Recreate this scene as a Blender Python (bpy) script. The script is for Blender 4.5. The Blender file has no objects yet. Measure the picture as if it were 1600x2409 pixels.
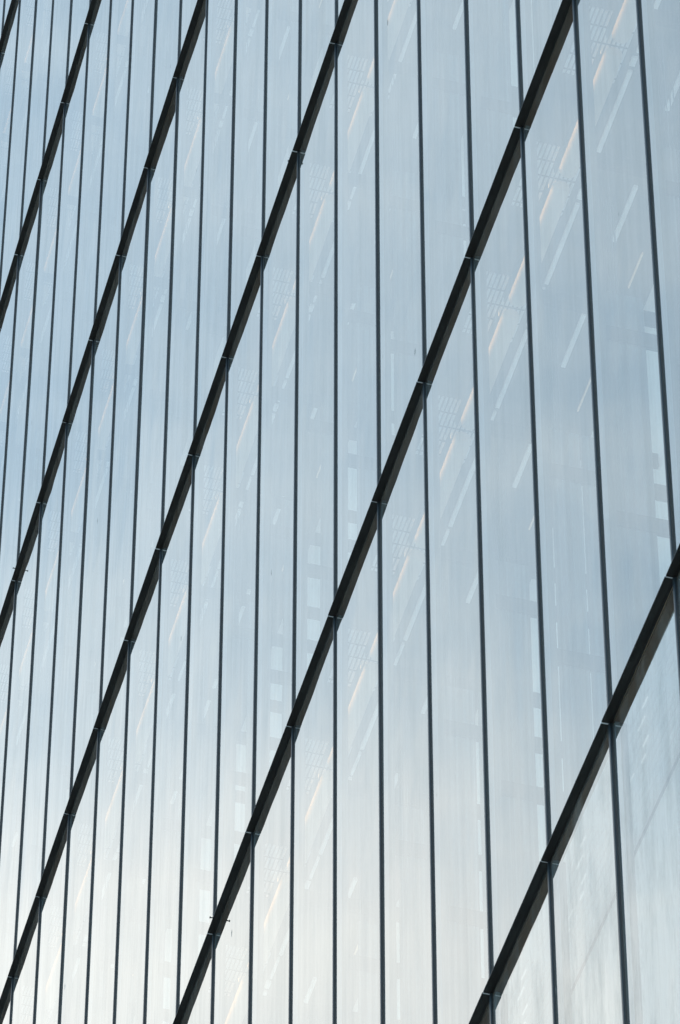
import bpy, math, random
from mathutils import Matrix, Vector

C = bpy.context.scene.collection
S = bpy.context.scene

# ------------------------------------------------------------------ camera
ROW = 5.5714              # storey height, metres (one pane is 1 m wide)
ZB = 19.26                # level of the lowest black fin in view
cam = bpy.data.cameras.new("camera")
cam.sensor_fit = 'VERTICAL'
cam.sensor_height = 36.0
cam.sensor_width = 36.0
cam.lens = 12580.8 / 2409.0 * 36.0
cam.clip_start = 0.1
cam.clip_end = 3000.0
co = bpy.data.objects.new("camera", cam)
C.objects.link(co)
# facade axes: X along the wall, -Y out of it, Z up
right = Vector((0.262052, 0.965053, 0.000618))
up = Vector((0.697649, -0.189883, 0.690818))
back = Vector((0.666794, -0.180600, -0.723028))
M = Matrix.Identity(4)
for r in range(3):
    M[r][0], M[r][1], M[r][2] = right[r], up[r], back[r]
M[0][3], M[1][3], M[2][3] = 22.1994, -5.98443, ZB - 17.5606
co.matrix_world = M
S.camera = co

# ------------------------------------------------------------------ sky, sun
SUN_EL, SUN_AZ = math.radians(34), math.radians(35)   # behind the building, veiled by cloud
w = bpy.data.worlds.new("World")
S.world = w
w.use_nodes = True
nt = w.node_tree
nt.nodes.clear()
N = nt.nodes.new
L = nt.links.new
out = N('ShaderNodeOutputWorld')
bg = N('ShaderNodeBackground')
bg.inputs['Strength'].default_value = 0.15
sky = N('ShaderNodeTexSky')
sky.sky_type = 'NISHITA'
sky.sun_disc = False
sky.sun_elevation = SUN_EL
sky.sun_rotation = SUN_AZ
sky.dust_density = 1.5
tc = N('ShaderNodeTexCoord')
# large cloud bank that rises from the horizon, thinning out towards the zenith
sep = N('ShaderNodeSeparateXYZ')
L(tc.outputs['Generated'], sep.inputs[0])
def noise(scale, detail, rough, vec, dist=0.0):
    n = N('ShaderNodeTexNoise')
    n.inputs['Scale'].default_value = scale
    n.inputs['Detail'].default_value = detail
    n.inputs['Roughness'].default_value = rough
    n.inputs['Distortion'].default_value = dist
    L(vec, n.inputs['Vector'])
    return n
def math_(op, a, b=None, clamp=False):
    m = N('ShaderNodeMath'); m.operation = op; m.use_clamp = clamp
    for k, v in enumerate((a, b)):
        if v is None: continue
        if isinstance(v, (int, float)): m.inputs[k].default_value = v
        else: L(v, m.inputs[k])
    return m.outputs[0]
def maprange(v, a, b, c, d, smooth=True):
    m = N('ShaderNodeMapRange')
    m.interpolation_type = 'SMOOTHSTEP' if smooth else 'LINEAR'
    L(v, m.inputs['Value'])
    for k, x in zip(('From Min', 'From Max', 'To Min', 'To Max'), (a, b, c, d)):
        m.inputs[k].default_value = x
    return m.outputs[0]
mp = N('ShaderNodeMapping')
mp.inputs['Scale'].default_value = (1.0, 1.0, 2.0)
mp.inputs['Location'].default_value = (0.31, 0.12, 0.4)
L(tc.outputs['Generated'], mp.inputs['Vector'])
n1 = noise(6.0, 6, 0.55, mp.outputs[0], 0.4)
n2 = noise(26.0, 5, 0.55, mp.outputs[0], 0.3)
cloud = math_('ADD', math_('MULTIPLY', math_('SUBTRACT', n1.outputs[0], 0.5), 0.60),
              math_('MULTIPLY', math_('SUBTRACT', n2.outputs[0], 0.5), 0.30))
# dense white bank up to about 42 degrees, thin high cloud over blue above it
dense = maprange(sep.outputs['Z'], 0.645, 0.715, 0.44, 0.0)
thinning = maprange(sep.outputs['Z'], 0.70, 0.80, 0.55, 0.42)
lean = math_('MULTIPLY', math_('MINIMUM', math_('ADD', sep.outputs['Y'], 0.18), 0.0), 1.9)      # thinner towards the street side
lean = math_('SUBTRACT', lean, math_('MULTIPLY', math_('MAXIMUM', math_('ADD', sep.outputs['Y'], 0.165), 0.0), 1.3))
cover = math_('ADD', math_('ADD', math_('ADD', dense, thinning), lean), cloud, clamp=True)
skyb = N('ShaderNodeMix'); skyb.data_type = 'RGBA'; skyb.blend_type = 'MULTIPLY'
skyb.inputs[0].default_value = 1.0
L(sky.outputs[0], skyb.inputs[6])
skyb.inputs[7].default_value = (0.95, 1.25, 1.2, 1)
cr = N('ShaderNodeValToRGB')                           # thin cloud lets blue through, thick cloud is white
cr.color_ramp.elements[0].position = 0.3; cr.color_ramp.elements[0].color = (0.90, 0.995, 0.985, 1)
cr.color_ramp.elements[1].position = 0.9; cr.color_ramp.elements[1].color = (1.0, 0.985, 0.945, 1)
L(cover, cr.inputs[0])
cl = N('ShaderNodeVectorMath'); cl.operation = 'SCALE'
L(cr.outputs[0], cl.inputs[0]); cl.inputs['Scale'].default_value = 5.45
cm = N('ShaderNodeMix'); cm.data_type = 'RGBA'
L(cover, cm.inputs[0])
L(skyb.outputs[2], cm.inputs[6])
L(cl.outputs[0], cm.inputs[7])
L(cm.outputs[2], bg.inputs['Color'])
L(bg.outputs[0], out.inputs[0])

sl = bpy.data.lights.new("sun", 'SUN')
sl.energy = 1.2
sl.angle = math.radians(10)
sl.color = (1.0, 0.96, 0.9)
so = bpy.data.objects.new("sun", sl)
C.objects.link(so)
so.rotation_euler = (math.radians(90) - SUN_EL, 0, math.pi - SUN_AZ)

S.view_settings.view_transform = 'Standard'
S.view_settings.look = 'None'
S.view_settings.exposure = 0.7
S.view_settings.gamma = 1.0
S.view_settings.use_curve_mapping = False

# ------------------------------------------------------------------ materials
def mat(name):
    m = bpy.data.materials.new(name)
    m.use_nodes = True
    return m, m.node_tree, m.node_tree.nodes['Principled BSDF']

def paint(name, col, rough=0.5, metal=0.0, spec=0.4, mottle=0.0, scale=8.0, stretch=(1, 1, 1), emit=None, es=0):
    m, t, b = mat(name)
    b.inputs['Roughness'].default_value = rough
    b.inputs['Metallic'].default_value = metal
    b.inputs['Specular IOR Level'].default_value = spec
    tcn = t.nodes.new('ShaderNodeTexCoord')
    mpn = t.nodes.new('ShaderNodeMapping')
    mpn.inputs['Scale'].default_value = stretch
    t.links.new(tcn.outputs['Object'], mpn.inputs[0])
    n = t.nodes.new('ShaderNodeTexNoise')
    n.inputs['Scale'].default_value = scale
    n.inputs['Detail'].default_value = 6
    t.links.new(mpn.outputs[0], n.inputs['Vector'])
    r = t.nodes.new('ShaderNodeValToRGB')
    r.color_ramp.elements[0].position = 0.3
    r.color_ramp.elements[1].position = 0.7
    r.color_ramp.elements[0].color = [c * (1 - mottle) for c in col] + [1]
    r.color_ramp.elements[1].color = [min(1, c * (1 + mottle)) for c in col] + [1]
    t.links.new(n.outputs['Fac'], r.inputs[0])
    t.links.new(r.outputs[0], b.inputs['Base Color'])
    if emit:
        b.inputs['Emission Color'].default_value = (*emit, 1)
        b.inputs['Emission Strength'].default_value = es
    return m

FIN = paint('black_anodised', (0.017, 0.0145, 0.0125), 0.5, 0, 0.28, 0.45, 3, (1.2, 5, 5))
MULL = paint('dark_grey_aluminium', (0.02, 0.029, 0.036), 0.32, 0, 0.5, 0.12, 4, (6, 6, 0.6))
ALU = paint('bare_aluminium', (0.75, 0.76, 0.77), 0.5, 0, 0.5, 0.1, 30)
STEEL = paint('dark_bolt_steel', (0.02, 0.022, 0.024), 0.4, 0, 0.4, 0.1, 30)
INFR = paint('pale_inner_frame', (0.42, 0.47, 0.52), 0.5, 0, 0.3, 0.05, 6)
INGR = paint('grey_inner_frame', (0.20, 0.19, 0.18), 0.6, 0, 0.3, 0.1, 6)
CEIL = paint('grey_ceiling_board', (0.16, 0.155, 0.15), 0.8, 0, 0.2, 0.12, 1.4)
GRIL = paint('white_grille_bars', (0.8, 0.8, 0.8), 0.6, 0, 0.3, 0.05, 8, emit=(0.95, 1, 1), es=0.022)   # glow added to lift the bars, no lamp behind
RAIL = paint('grey_steel_rail', (0.07, 0.07, 0.074), 0.6, 0, 0.3, 0.1, 5)
WALL = paint('white_inner_wall', (0.82, 0.83, 0.82), 0.8, 0, 0.2, 0.04, 2, emit=(0.95, 1, 1), es=0.085)   # glow added so the wall shows whiter through the gaps
TRAN = paint('brown_transom', (0.34, 0.20, 0.13), 0.6, 0, 0.3, 0.25, 3, (0.5, 8, 8))
TUBE = paint('cream_tube_cover', (0.62, 0.55, 0.47), 0.5, 0, 0.3, 0.05, 4, emit=(1.0, 0.72, 0.50), es=0.05)  # faint warm glow added to the cover itself to widen the warm band
FLOOR = paint('pale_floor', (0.6, 0.59, 0.56), 0.7, 0, 0.3, 0.06, 1.0)
SOFF = paint('soffit_added_glow', (0.75, 0.76, 0.77), 0.8, 0, 0.2, 0.05, 1.0, emit=(1, 1, 1), es=0.045)  # soffit glow added so the dark pipe stands out against it
PIPE = paint('dark_pipe', (0.015, 0.018, 0.024), 0.5, 0, 0.3, 0.1, 5)
WARM = paint('warm_lamp', (0.9, 0.8, 0.65), 0.5, 0, 0.3, 0, 4, emit=(1.0, 0.58, 0.26), es=1.35)
THINM = paint('thin_warm_lamp', (0.9, 0.8, 0.65), 0.5, 0, 0.3, 0, 4, emit=(1.0, 0.66, 0.36), es=0.16)
COOL = paint('cool_lamp', (0.9, 0.9, 0.9), 0.5, 0, 0.3, 0, 4, emit=(0.95, 1.0, 1.0), es=0.075)
DASH = paint('bright_dash_glow', (0.9, 0.9, 0.9), 0.5, 0, 0.3, 0, 4, emit=(1, 1, 1), es=0.22)  # glowing dashes stand in for bright bars seen through gaps
STONE = paint('base_stone', (0.3, 0.29, 0.28), 0.8, 0, 0.3, 0.2, 1.5)
ROOFM = paint('roof_membrane', (0.2, 0.2, 0.2), 0.9, 0, 0.2, 0.15, 0.5)
PAVE = paint('paving', (0.36, 0.35, 0.33), 0.85, 0, 0.2, 0.2, 0.8)

# fabric screen: fine vertical weave stripes
SCR, t, b = mat('striped_screen')
b.inputs['Roughness'].default_value = 0.8
tcn = t.nodes.new('ShaderNodeTexCoord')
mpn = t.nodes.new('ShaderNodeMapping'); mpn.inputs['Scale'].default_value = (0, 1, 0)
t.links.new(tcn.outputs['Object'], mpn.inputs[0])
n = t.nodes.new('ShaderNodeTexNoise'); n.inputs['Scale'].default_value = 32; n.inputs['Detail'].default_value = 3
t.links.new(mpn.outputs[0], n.inputs['Vector'])
r = t.nodes.new('ShaderNodeValToRGB')
r.color_ramp.elements[0].position = 0.42; r.color_ramp.elements[0].color = (0.17, 0.17, 0.175, 1)
r.color_ramp.elements[1].position = 0.66; r.color_ramp.elements[1].color = (0.42, 0.44, 0.46, 1)
t.links.new(n.outputs['Fac'], r.inputs[0]); t.links.new(r.outputs[0], b.inputs['Base Color'])

# coated glass: outer skin reflects by angle, the rest passes through
GLASS = bpy.data.materials.new('coated_glass')
GLASS.use_nodes = True
t = GLASS.node_tree; t.nodes.clear()
n_ = t.nodes.new; l_ = t.links.new
go = n_('ShaderNodeOutputMaterial')
gl = n_('ShaderNodeBsdfGlossy'); gl.inputs['Roughness'].default_value = 0.0
gl.inputs['Color'].default_value = (0.93, 0.97, 0.98, 1)
tr = n_('ShaderNodeBsdfTransparent'); tr.inputs['Color'].default_value = (0.92, 0.97, 0.96, 1)
fr = n_('ShaderNodeFresnel'); fr.inputs['IOR'].default_value = 1.5
mx = n_('ShaderNodeMixShader')
# four air-glass surfaces of a double pane: 4R / (1 + 3R)
p1 = n_('ShaderNodeMath'); p1.operation = 'MULTIPLY_ADD'; l_(fr.outputs[0], p1.inputs[0]); p1.inputs[1].default_value = 3.0; p1.inputs[2].default_value = 1.0
p2 = n_('ShaderNodeMath'); p2.operation = 'MULTIPLY'; l_(fr.outputs[0], p2.inputs[0]); p2.inputs[1].default_value = 4.0
p3 = n_('ShaderNodeMath'); p3.operation = 'DIVIDE'; l_(p2.outputs[0], p3.inputs[0]); l_(p1.outputs[0], p3.inputs[1])
l_(p3.outputs[0], mx.inputs[0]); l_(tr.outputs[0], mx.inputs[1]); l_(gl.outputs[0], mx.inputs[2])
df = n_('ShaderNodeBsdfDiffuse'); df.inputs['Color'].default_value = (0.36, 0.345, 0.325, 1)
geo = n_('ShaderNodeNewGeometry')
m1 = n_('ShaderNodeMapping'); m1.inputs['Scale'].default_value = (14, 0, 0.18)
l_(geo.outputs['Position'], m1.inputs[0])
a1 = n_('ShaderNodeTexNoise'); a1.inputs['Scale'].default_value = 1.0; a1.inputs['Detail'].default_value = 7; a1.inputs['Roughness'].default_value = 0.65
l_(m1.outputs[0], a1.inputs['Vector'])
m2 = n_('ShaderNodeMapping'); m2.inputs['Scale'].default_value = (5.5, 0, 1.3)
l_(geo.outputs['Position'], m2.inputs[0])
a2 = n_('ShaderNodeTexNoise'); a2.inputs['Scale'].default_value = 1.0; a2.inputs['Detail'].default_value = 8; a2.inputs['Roughness'].default_value = 0.7
l_(m2.outputs[0], a2.inputs['Vector'])
def mr(v, a, b_, c, d):
    m = n_('ShaderNodeMapRange')
    l_(v, m.inputs['Value'])
    for k, x in zip(('From Min', 'From Max', 'To Min', 'To Max'), (a, b_, c, d)): m.inputs[k].default_value = x
    return m.outputs[0]
# the lowest row is dirtier
sx = n_('ShaderNodeSeparateXYZ'); l_(geo.outputs['Position'], sx.inputs[0])
low = mr(sx.outputs['Z'], ZB - 0.05, ZB + 0.05, 1.0, 0.25)
d1 = mr(a1.outputs['Fac'], 0.35, 0.8, 0.01, 0.10)
d2 = mr(a2.outputs['Fac'], 0.45, 0.8, 0.0, 0.4)
mm = n_('ShaderNodeMath'); mm.operation = 'MULTIPLY'; l_(d2, mm.inputs[0]); l_(low, mm.inputs[1])
ad = n_('ShaderNodeMath'); ad.operation = 'ADD'; ad.use_clamp = True; l_(d1, ad.inputs[0]); l_(mm.outputs[0], ad.inputs[1])
oi = n_('ShaderNodeObjectInfo')
pv = mr(oi.outputs['Random'], 0.0, 1.0, -0.012, 0.03)
ad1 = n_('ShaderNodeMath'); ad1.operation = 'ADD'; ad1.use_clamp = True; l_(ad.outputs[0], ad1.inputs[0]); l_(pv, ad1.inputs[1])
# soft smears drifting down each pane
m3 = n_('ShaderNodeMapping'); m3.inputs['Scale'].default_value = (4.5, 0, 0.35); m3.inputs['Location'].default_value = (3.1, 0, 1.7)
l_(geo.outputs['Position'], m3.inputs[0])
a3 = n_('ShaderNodeTexNoise'); a3.inputs['Scale'].default_value = 1.0; a3.inputs['Detail'].default_value = 4; a3.inputs['Roughness'].default_value = 0.6
l_(m3.outputs[0], a3.inputs['Vector'])
d3 = mr(a3.outputs['Fac'], 0.45, 0.75, 0.0, 0.09)
ad2 = n_('ShaderNodeMath'); ad2.operation = 'ADD'; ad2.use_clamp = True; l_(ad1.outputs[0], ad2.inputs[0]); l_(d3, ad2.inputs[1])
# sparse specks
m4 = n_('ShaderNodeMapping'); m4.inputs['Scale'].default_value = (2.2, 0, 0.9)
l_(geo.outputs['Position'], m4.inputs[0])
vo = n_('ShaderNodeTexVoronoi'); vo.inputs['Scale'].default_value = 1.0
l_(m4.outputs[0], vo.inputs['Vector'])
d4 = mr(vo.outputs['Distance'], 0.012, 0.035, 0.8, 0.0)
ad3 = n_('ShaderNodeMath'); ad3.operation = 'ADD'; ad3.use_clamp = True; l_(ad2.outputs[0], ad3.inputs[0]); l_(d4, ad3.inputs[1])
# slight bow of the panes
bn = n_('ShaderNodeTexNoise'); bn.inputs['Scale'].default_value = 1.0; bn.inputs['Detail'].default_value = 1.5
m5 = n_('ShaderNodeMapping'); m5.inputs['Scale'].default_value = (1.6, 0, 0.7)
l_(geo.outputs['Position'], m5.inputs[0]); l_(m5.outputs[0], bn.inputs['Vector'])
bp = n_('ShaderNodeBump'); bp.inputs['Strength'].default_value = 1.0; bp.inputs['Distance'].default_value = 0.004
l_(bn.outputs['Fac'], bp.inputs['Height']); l_(bp.outputs[0], gl.inputs['Normal'])
mx2 = n_('ShaderNodeMixShader')
l_(ad3.outputs[0], mx2.inputs[0]); l_(mx.outputs[0], mx2.inputs[1]); l_(df.outputs[0], mx2.inputs[2])
l_(mx2.outputs[0], go.inputs[0])

CLEAR = bpy.data.materials.new('glass_back')
CLEAR.use_nodes = True
t = CLEAR.node_tree; t.nodes.clear()
go = t.nodes.new('ShaderNodeOutputMaterial'); tr = t.nodes.new('ShaderNodeBsdfTransparent')
tr.inputs['Color'].default_value = (0.97, 0.985, 0.98, 1)
t.links.new(tr.outputs[0], go.inputs[0])

# ------------------------------------------------------------------ mesh helpers
class MB:
    def __init__(self): self.v, self.f, self.m = [], [], []
    def poly(self, pts, mi=0):
        n = len(self.v); self.v += pts; self.f.append(tuple(range(n, n + len(pts)))); self.m.append(mi)
    def box(self, x0, x1, y0, y1, z0, z1, mi=0):
        n = len(self.v)
        self.v += [(x, y, z) for z in (z0, z1) for y in (y0, y1) for x in (x0, x1)]
        for q in ((0, 2, 3, 1), (4, 5, 7, 6), (0, 1, 5, 4), (2, 6, 7, 3), (0, 4, 6, 2), (1, 3, 7, 5)):
            self.f.append(tuple(n + k for k in q)); self.m.append(mi)
    def prism_z(self, prof, z0, z1, mi=0):        # prof: (x, y) counter-clockwise seen from above
        n = len(self.v); k = len(prof)
        self.v += [(x, y, z0) for x, y in prof] + [(x, y, z1) for x, y in prof]
        for a in range(k):
            b_ = (a + 1) % k
            self.f.append((n + a, n + b_, n + k + b_, n + k + a)); self.m.append(mi)
        self.f.append(tuple(n + a for a in reversed(range(k)))); self.m.append(mi)
        self.f.append(tuple(n + k + a for a in range(k))); self.m.append(mi)
    def lathe(self, c, axis, rings, seg=16, mi=0):  # rings: (t, r) along axis 'x' or 'y'
        n = len(self.v)
        for tt, rr in rings:
            for s in range(seg):
                a = 2 * math.pi * s / seg
                p, q = rr * math.cos(a), rr * math.sin(a)
                self.v.append((c[0] + tt, c[1] + p, c[2] + q) if axis == 'x' else (c[0] - q, c[1] + tt, c[2] + p))
        for k in range(len(rings) - 1):
            for s in range(seg):
                s2 = (s + 1) % seg
                self.f.append((n + k * seg + s, n + k * seg + s2, n + (k + 1) * seg + s2, n + (k + 1) * seg + s)); self.m.append(mi)
        self.f.append(tuple(n + s for s in reversed(range(seg)))); self.m.append(mi)
        self.f.append(tuple(n + (len(rings) - 1) * seg + s for s in range(seg))); self.m.append(mi)
    def mesh(self, name, mats, smooth=False):
        me = bpy.data.meshes.new(name)
        me.from_pydata(self.v, [], self.f)
        for m in (mats if isinstance(mats, (list, tuple)) else [mats]): me.materials.append(m)
        me.polygons.foreach_set('material_index', self.m)
        if smooth: me.polygons.foreach_set('use_smooth', [True] * len(self.f))
        me.update()
        return me

def put(name, me, parent=None, loc=(0, 0, 0)):
    o = bpy.data.objects.new(name, me)
    C.objects.link(o)
    o.location = loc
    if parent: o.parent = parent
    return o

# ------------------------------------------------------------------ ground
g = MB(); g.poly([(-900, -900, 0), (900, -900, 0), (900, 900, 0), (-900, 900, 0)])
go_ = put('ground', g.mesh('ground', PAVE)); go_['kind'] = 'structure'

# ------------------------------------------------------------------ building
bld = bpy.data.objects.new('office_tower', None)
C.objects.link(bld)
bld['label'] = 'tall glass curtain wall tower with black horizontal fins and slim dark mullions reflecting cloudy sky'
bld['category'] = 'building'
XA, XZ = -40, 26                 # ends of the facade
JA, JZ = -3, 8                   # storeys built
zr = lambda j: ZB + j * ROW
DEEP = 9.0

# cells near the frame: row -> (first, last) bay
NEAR = {-1: (2, 7), 0: (-5, 7), 1: (-12, 5), 2: (-15, 0), 3: (-16, -4), 4: (-18, -8), 5: (-19, -13), 6: (-20, -17)}
SEEN = {-1: (2, 6), 0: (-4, 6), 1: (-11, 4), 2: (-12, 0), 3: (-13, -5), 4: (-15, -9), 5: (-15, -14)}
near = lambda i, j: j in NEAR and NEAR[j][0] <= i <= NEAR[j][1]
FINS = {0: (-5, 6), 1: (-11, 6), 2: (-13, 5), 3: (-15, 0), 4: (-16, -4), 5: (-17, -9), 6: (-17, -13)}
fin_near = lambda i, j: j in FINS and FINS[j][0] <= i <= FINS[j][1]

# --- panes
def pane(mb, x, z):
    n = len(mb.f)
    mb.box(x + 0.006, x + 0.994, 0.0, 0.010, z + 0.012, z + ROW - 0.002, 1)
    mb.m[n + 2] = 0              # outer face carries the coating
pm = MB(); pane(pm, 0, 0); PANE = pm.mesh('glass_pane', [GLASS, CLEAR])
rest = MB()
rp = random.Random(3)
for j in range(JA, JZ):
    for i in range(XA, XZ):
        if near(i, j):                       # every pane sits a hair differently in its frame
            o = put('glass_pane', PANE, bld, (i, 0, zr(j)))
            o.rotation_euler = (rp.uniform(-0.0006, 0.0006), 0, rp.uniform(-0.006, 0.006))
        else: pane(rest, i, zr(j))
o = put('glass_pane', rest.mesh('glass_pane_rest', [GLASS, CLEAR]), bld); o['kind'] = 'stuff'

# --- mullions: slim cap outside with a gasket groove, two-tone frame inside
PROF = [(-0.013, 0.004), (-0.013, -0.0085), (-0.010, -0.0115), (0.003, -0.0115), (0.004, -0.0095), (0.006, -0.0095), (0.007, -0.0115),
        (0.010, -0.0115), (0.013, -0.0085), (0.013, 0.004)]
def mull(mb, x, z):
    mb.prism_z([(x + a, b_) for a, b_ in PROF], z + 0.0085, z + ROW - 0.0005)
def mull_in(mb, x, z):
    mb.box(x - 0.03, x + 0.03, 0.012, 0.034, z + 0.085, z + ROW - 0.002, 0)
    mb.box(x - 0.027, x + 0.027, 0.034, 0.072, z + 0.085, z + ROW - 0.002, 1)
a_ = MB(); mull(a_, 0, 0); MULLM = a_.mesh('mullion', MULL)
a_ = MB(); mull_in(a_, 0, 0); MULLI = a_.mesh('inner_frame', [INFR, INGR])
rest, rest2 = MB(), MB()
for j in range(JA, JZ):
    for i in range(XA, XZ + 1):
        if near(i, j) or near(i - 1, j):
            o = put('mullion', MULLM, bld, (i, 0, zr(j)))
            put('inner_frame', MULLI, o)
        else:
            mull(rest, i, zr(j)); mull_in(rest2, i, zr(j))
o = put('mullion', rest.mesh('mullion_rest', MULL), bld); o['kind'] = 'stuff'
p = put('inner_frame', rest2.mesh('inner_frame_rest', [INFR, INGR]), o); p['kind'] = 'stuff'

# --- fins: one blade per bay, bare aluminium strip in every joint
FD = 0.0475
def fin(mb, x, z):
    mb.box(x + 0.0045, x + 0.9955, -FD, 0.004, z, z + 0.008)
    mb.box(x + 0.016, x + 0.984, -0.005, -0.0006, z - 0.003, z - 0.0002)      # dark strip standing in for contact shade at the glass
def joint(mb, x, z):
    mb.box(x - 0.0045, x + 0.0045, -FD + 0.0005, -0.0125, z - 0.0004, z + 0.0075)
a_ = MB(); fin(a_, 0, 0); FINM = a_.mesh('fin', FIN)
a_ = MB(); joint(a_, 0, 0); JOINM = a_.mesh('joint_strip', ALU)
rest, rest2 = MB(), MB()
finobj = {}
rf = random.Random(5)
for j in range(JA, JZ + 1):
    for i in range(XA, XZ):
        if fin_near(i, j):
            o = put('fin', FINM, bld, (i, rf.uniform(-0.0012, 0.0012), zr(j) + rf.uniform(-0.0015, 0.0015))); finobj[(i, j)] = o
            o.rotation_euler = (rf.uniform(-0.02, 0.02), rf.uniform(-0.0012, 0.0012), rf.uniform(-0.0012, 0.0012))
            p = put('joint_strip', JOINM, o)
            p.scale.x = rf.choice((0.3, 0.5, 0.7, 0.9, 1.0))
        else:
            fin(rest, i, zr(j)); joint(rest2, i, zr(j))
o = put('fin', rest.mesh('fin_rest', FIN), bld); o['kind'] = 'stuff'
p = put('joint_strip', rest2.mesh('joint_strip_rest', ALU), o); p['kind'] = 'stuff'
# restraint studs projecting from three fins
for X, j, tip, rad in ((-2.85, 1, 0.069, 0.0075), (-10.85, 3, 0.069, 0.0075), (-1.096, 2, 0.0535, 0.0065)):
    i = math.floor(X)
    mb = MB()
    mb.lathe((X - i, 0, 0.004), 'y', [(-FD - 0.0003, rad * 0.55), (-tip + 0.008, rad * 0.5), (-tip + 0.003, rad), (-tip, rad * 0.95)], 14)
    o = finobj[(i, j)]
    put('stud', mb.mesh('stud', STEEL), o)
    o['label'] = 'black fin blade with a small stud projecting from its edge'

# --- floors and ceilings
for j in range(JA, JZ + 1):
    mb = MB()
    mb.box(XA, XZ, 0.056, 0.20, zr(j) + 0.004, zr(j) + 0.03)
    mb.box(XA, XZ, 0.2002, DEEP, zr(j) + 0.004, zr(j) + 0.30)
    mb.m[7] = 1                                       # its upper face is the floor above
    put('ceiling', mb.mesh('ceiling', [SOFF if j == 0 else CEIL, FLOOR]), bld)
    mb = MB(); mb.box(XA, XZ, 0.0115, 0.0555, zr(j) + 0.002, zr(j) + 0.08)
    put('transom', mb.mesh('transom', TRAN), bld)
# --- white inner wall behind the cavity, and closed ends, roof and base
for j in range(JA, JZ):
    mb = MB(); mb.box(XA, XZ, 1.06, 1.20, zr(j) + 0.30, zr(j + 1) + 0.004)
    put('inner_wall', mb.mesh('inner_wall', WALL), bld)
mb = MB(); mb.box(XA - 0.3, XZ + 0.3, 0.0, DEEP, 0.0, zr(JA) - 0.002); put('base_wall', mb.mesh('base_wall', STONE), bld)
for x0, x1 in ((XA - 0.3, XA - 0.001), (XZ + 0.001, XZ + 0.3)):
    mb = MB(); mb.box(x0, x1, 0.0, DEEP, zr(JA), zr(JZ) + 0.3); put('end_wall', mb.mesh('end_wall', STONE), bld)
mb = MB(); mb.box(XA, XZ, DEEP, DEEP + 0.3, 0, zr(JZ) + 0.3); put('rear_wall', mb.mesh('rear_wall', STONE), bld)
mb = MB(); mb.box(XA - 0.3, XZ + 0.3, 0.02, DEEP + 0.3, zr(JZ) + 0.302, zr(JZ) + 1.1); put('roof', mb.mesh('roof', ROOFM), bld)

# --- ceiling fittings, one set per bay: open grille, tube cover with warm lamp, cool strip lamps
def grille(mb, x, z):
    x0, x1 = x - 0.55, x - 0.07
    y = 0.098
    while y < 0.40:
        mb.box(x0, x1, y, y + 0.014, z - 0.006, z + 0.0035)
        y += 0.026
    for k in range(5):
        xx = x1 - 0.112 * k - 0.112
        if xx > x0 + 0.02: mb.box(xx - 0.006, xx + 0.006, 0.096, 0.40, z - 0.008, z - 0.0065, 1)
def grille_low(mb, x, z):                       # thin bars with added glow, and short dashes glowing brighter
    rl = random.Random(11)
    y = 0.100
    while y < 0.35:
        mb.box(x - 0.62, x + 0.30, y, y + 0.004, z - 0.004, z + 0.0035, 0)
        y += 0.027
    for x0, y0, n_d, wd in ((x + 0.22, 0.105, 4, 0.006), (x - 0.30, 0.20, 2, 0.004)):
        for k in range(n_d):
            ln = 0.05 + 0.06 * rl.random()
            xx, yy = x0 - 0.125 * k + 0.02 * rl.random(), y0 + 0.027 * round(k * 1.37)
            mb.box(xx - ln, xx, yy, yy + wd, z - 0.008, z - 0.0042, 1)
def tube(mb, x, z):
    mb.lathe((x, 0.319, z - 0.062), 'x', [(-0.20, 0.03), (-0.195, 0.045), (-0.17, 0.053), (0.68, 0.053), (0.705, 0.045), (0.71, 0.03)], 24)
def warm(mb, x, z):
    mb.box(x - 0.185, x + 0.69, 0.2425, 0.2455, z - 0.085, z - 0.050)
def shield(mb, x, z):                          # thin shield added to hide the lamp from below and from the street
    mb.box(x - 0.19, x + 0.695, 0.2395, 0.2420, z - 0.0895, z - 0.045)
    mb.box(x - 0.19, x + 0.695, 0.2395, 0.2490, z - 0.0925, z - 0.0897)
    for k in (-0.1, 0.25, 0.6): mb.box(x + k, x + k + 0.006, 0.2400, 0.2415, z - 0.0448, z + 0.0035)
def strip(mb, x, z):
    mb.box(x - 0.06, x + 0.56, 0.447, 0.470, z - 0.020, z + 0.0035)
    mb.box(x + 0.60, x + 0.66, 0.440, 0.470, z - 0.018, z + 0.0035)
    mb.box(x + 0.70, x + 0.90, 0.450, 0.465, z - 0.020, z + 0.0035)
def strip2(mb, x, z):
    mb.box(x - 0.65, x - 0.23, 0.726, 0.750, z - 0.020, z + 0.0035)
def thin(mb, x, z):
    mb.box(x - 0.97, x - 0.70, 0.921, 0.929, z - 0.012, z + 0.0035)
def made(fn, name, mats, smooth=False):
    a = MB(); fn(a, 0, 0); return a.mesh(name, mats, smooth)
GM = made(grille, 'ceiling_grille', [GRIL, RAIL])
GL = made(grille_low, 'ceiling_grille_low', [GRIL, DASH])
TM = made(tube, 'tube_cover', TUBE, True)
WM = made(warm, 'warm_lamp', WARM)
SH = made(shield, 'lamp_shield', CEIL)
SM = made(strip, 'strip_lamp', COOL)
S2 = made(strip2, 'strip_lamp_inner', COOL)
TH = made(thin, 'thin_lamp', THINM)
KIT = {j: (a - 5, b_) for j, (a, b_) in SEEN.items()}
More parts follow.
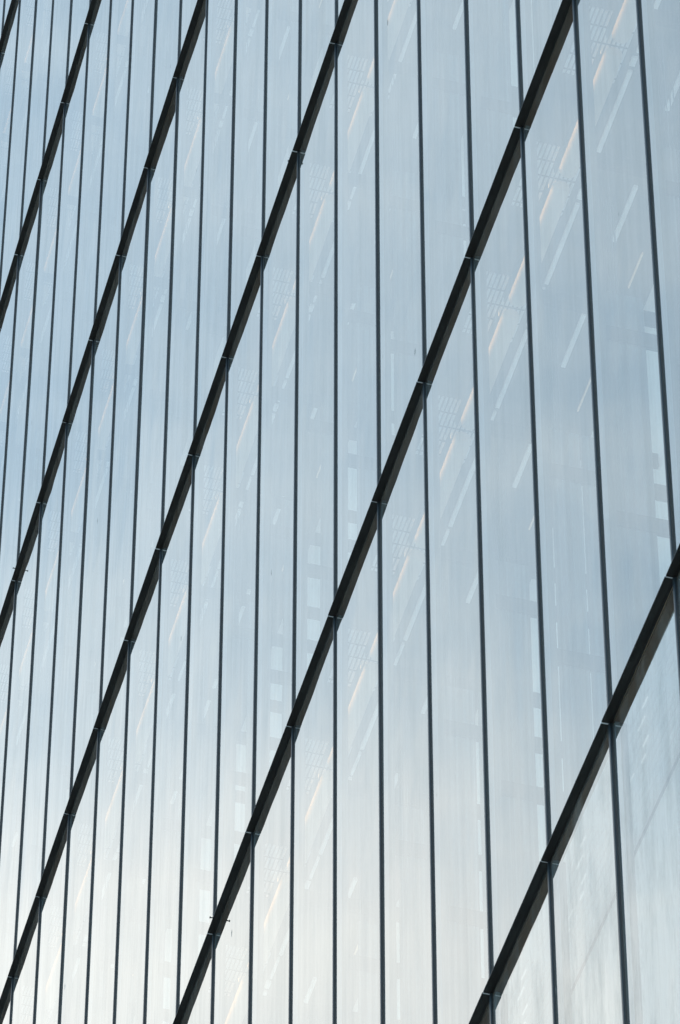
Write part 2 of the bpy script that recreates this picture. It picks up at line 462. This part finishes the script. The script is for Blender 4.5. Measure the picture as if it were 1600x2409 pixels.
for j, (a, b_) in KIT.items():
    for i in range(a, b_ + 1):
        z = zr(j + 1)
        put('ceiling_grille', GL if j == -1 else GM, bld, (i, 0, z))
        if j == -1: continue
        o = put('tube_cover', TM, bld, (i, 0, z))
        put('warm_lamp', WM, o)
        put('lamp_shield', SH, o)
        o = put('strip_lamp', SM, bld, (i, 0, z))
        put('inner_strip', S2, o)
        put('thin_strip', TH, o)
# lowest storey in view: one slim grey pipe along the ceiling instead
mb = MB(); mb.lathe((XA, 0.371, zr(0) - 0.012), 'x', [(0, 0.007), (XZ - XA, 0.007)], 10)
put('ceiling_pipe', mb.mesh('ceiling_pipe', PIPE, True), bld)

# --- ladder frames across the cavity at every mullion, with a striped screen between
random.seed(7)
GAPS = {5: [(0.288, 0.40)], 4: [(0.077, 0.088), (0.250, 0.257)], 3: [(0.270, 0.31)], 0: [(0.075, 0.138)], -1: [(0.082, 0.169)],
        -3: [(0.12, 0.19)], -4: [(0.128, 0.202)], -2: [(0.10, 0.18)], 6: [(0.15, 0.155), (0.30, 0.40)], 2: [(0.256, 0.275)], 1: [(0.08, 0.10)]}
LAD = MB()
for q in (0.748, 0.502, 0.256):
    LAD.box(-0.012, 0.012, 0.074, 1.05, q * ROW - 0.052, q * ROW + 0.052)
LADM = LAD.mesh('ladder_frame', RAIL)
def screen_mesh(gaps, rnd):
    mb = MB()
    y = 0.076
    cuts = sorted(gaps)
    def blocked(a, b_): return any(a < g1 and b_ > g0 for g0, g1 in cuts)
    # dense panel, lower part
    edges = [0.076] + [e for g_ in cuts for e in g_] + [0.345]
    for a, b_ in zip(edges[0::2], edges[1::2]):
        if b_ - a > 0.004:
            mb.box(-0.003, 0.003, a, min(b_, 0.345), 0.02, (0.56 if a > 0.07 else 0.5) * ROW)
    # loose slats reaching up to the top rail
    for k in range(5):
        y = 0.078 + 0.018 * k + rnd.random() * 0.008
        if not blocked(y, y + 0.006):
            mb.box(-0.006, -0.0035, y, y + 0.004 + 0.005 * rnd.random(), 0.56 * ROW + 0.001, (0.735 - 0.05 * rnd.random()) * ROW)
    return mb
smesh = {}
for j, (a, b_) in KIT.items():
    for i in range(a, b_ + 1):
        gp = GAPS.get(i)
        if gp is None:
            g0 = 0.10 + 0.09 * random.random(); gp = [(g0, g0 + 0.05)]
        me = smesh.get(i)
        if me is None:
            me = smesh[i] = screen_mesh(gp, random).mesh('screen', SCR)
        if j >= 0:
            o = put('ladder_frame', LADM, bld, (i, 0, zr(j)))
            put('screen', me, o)
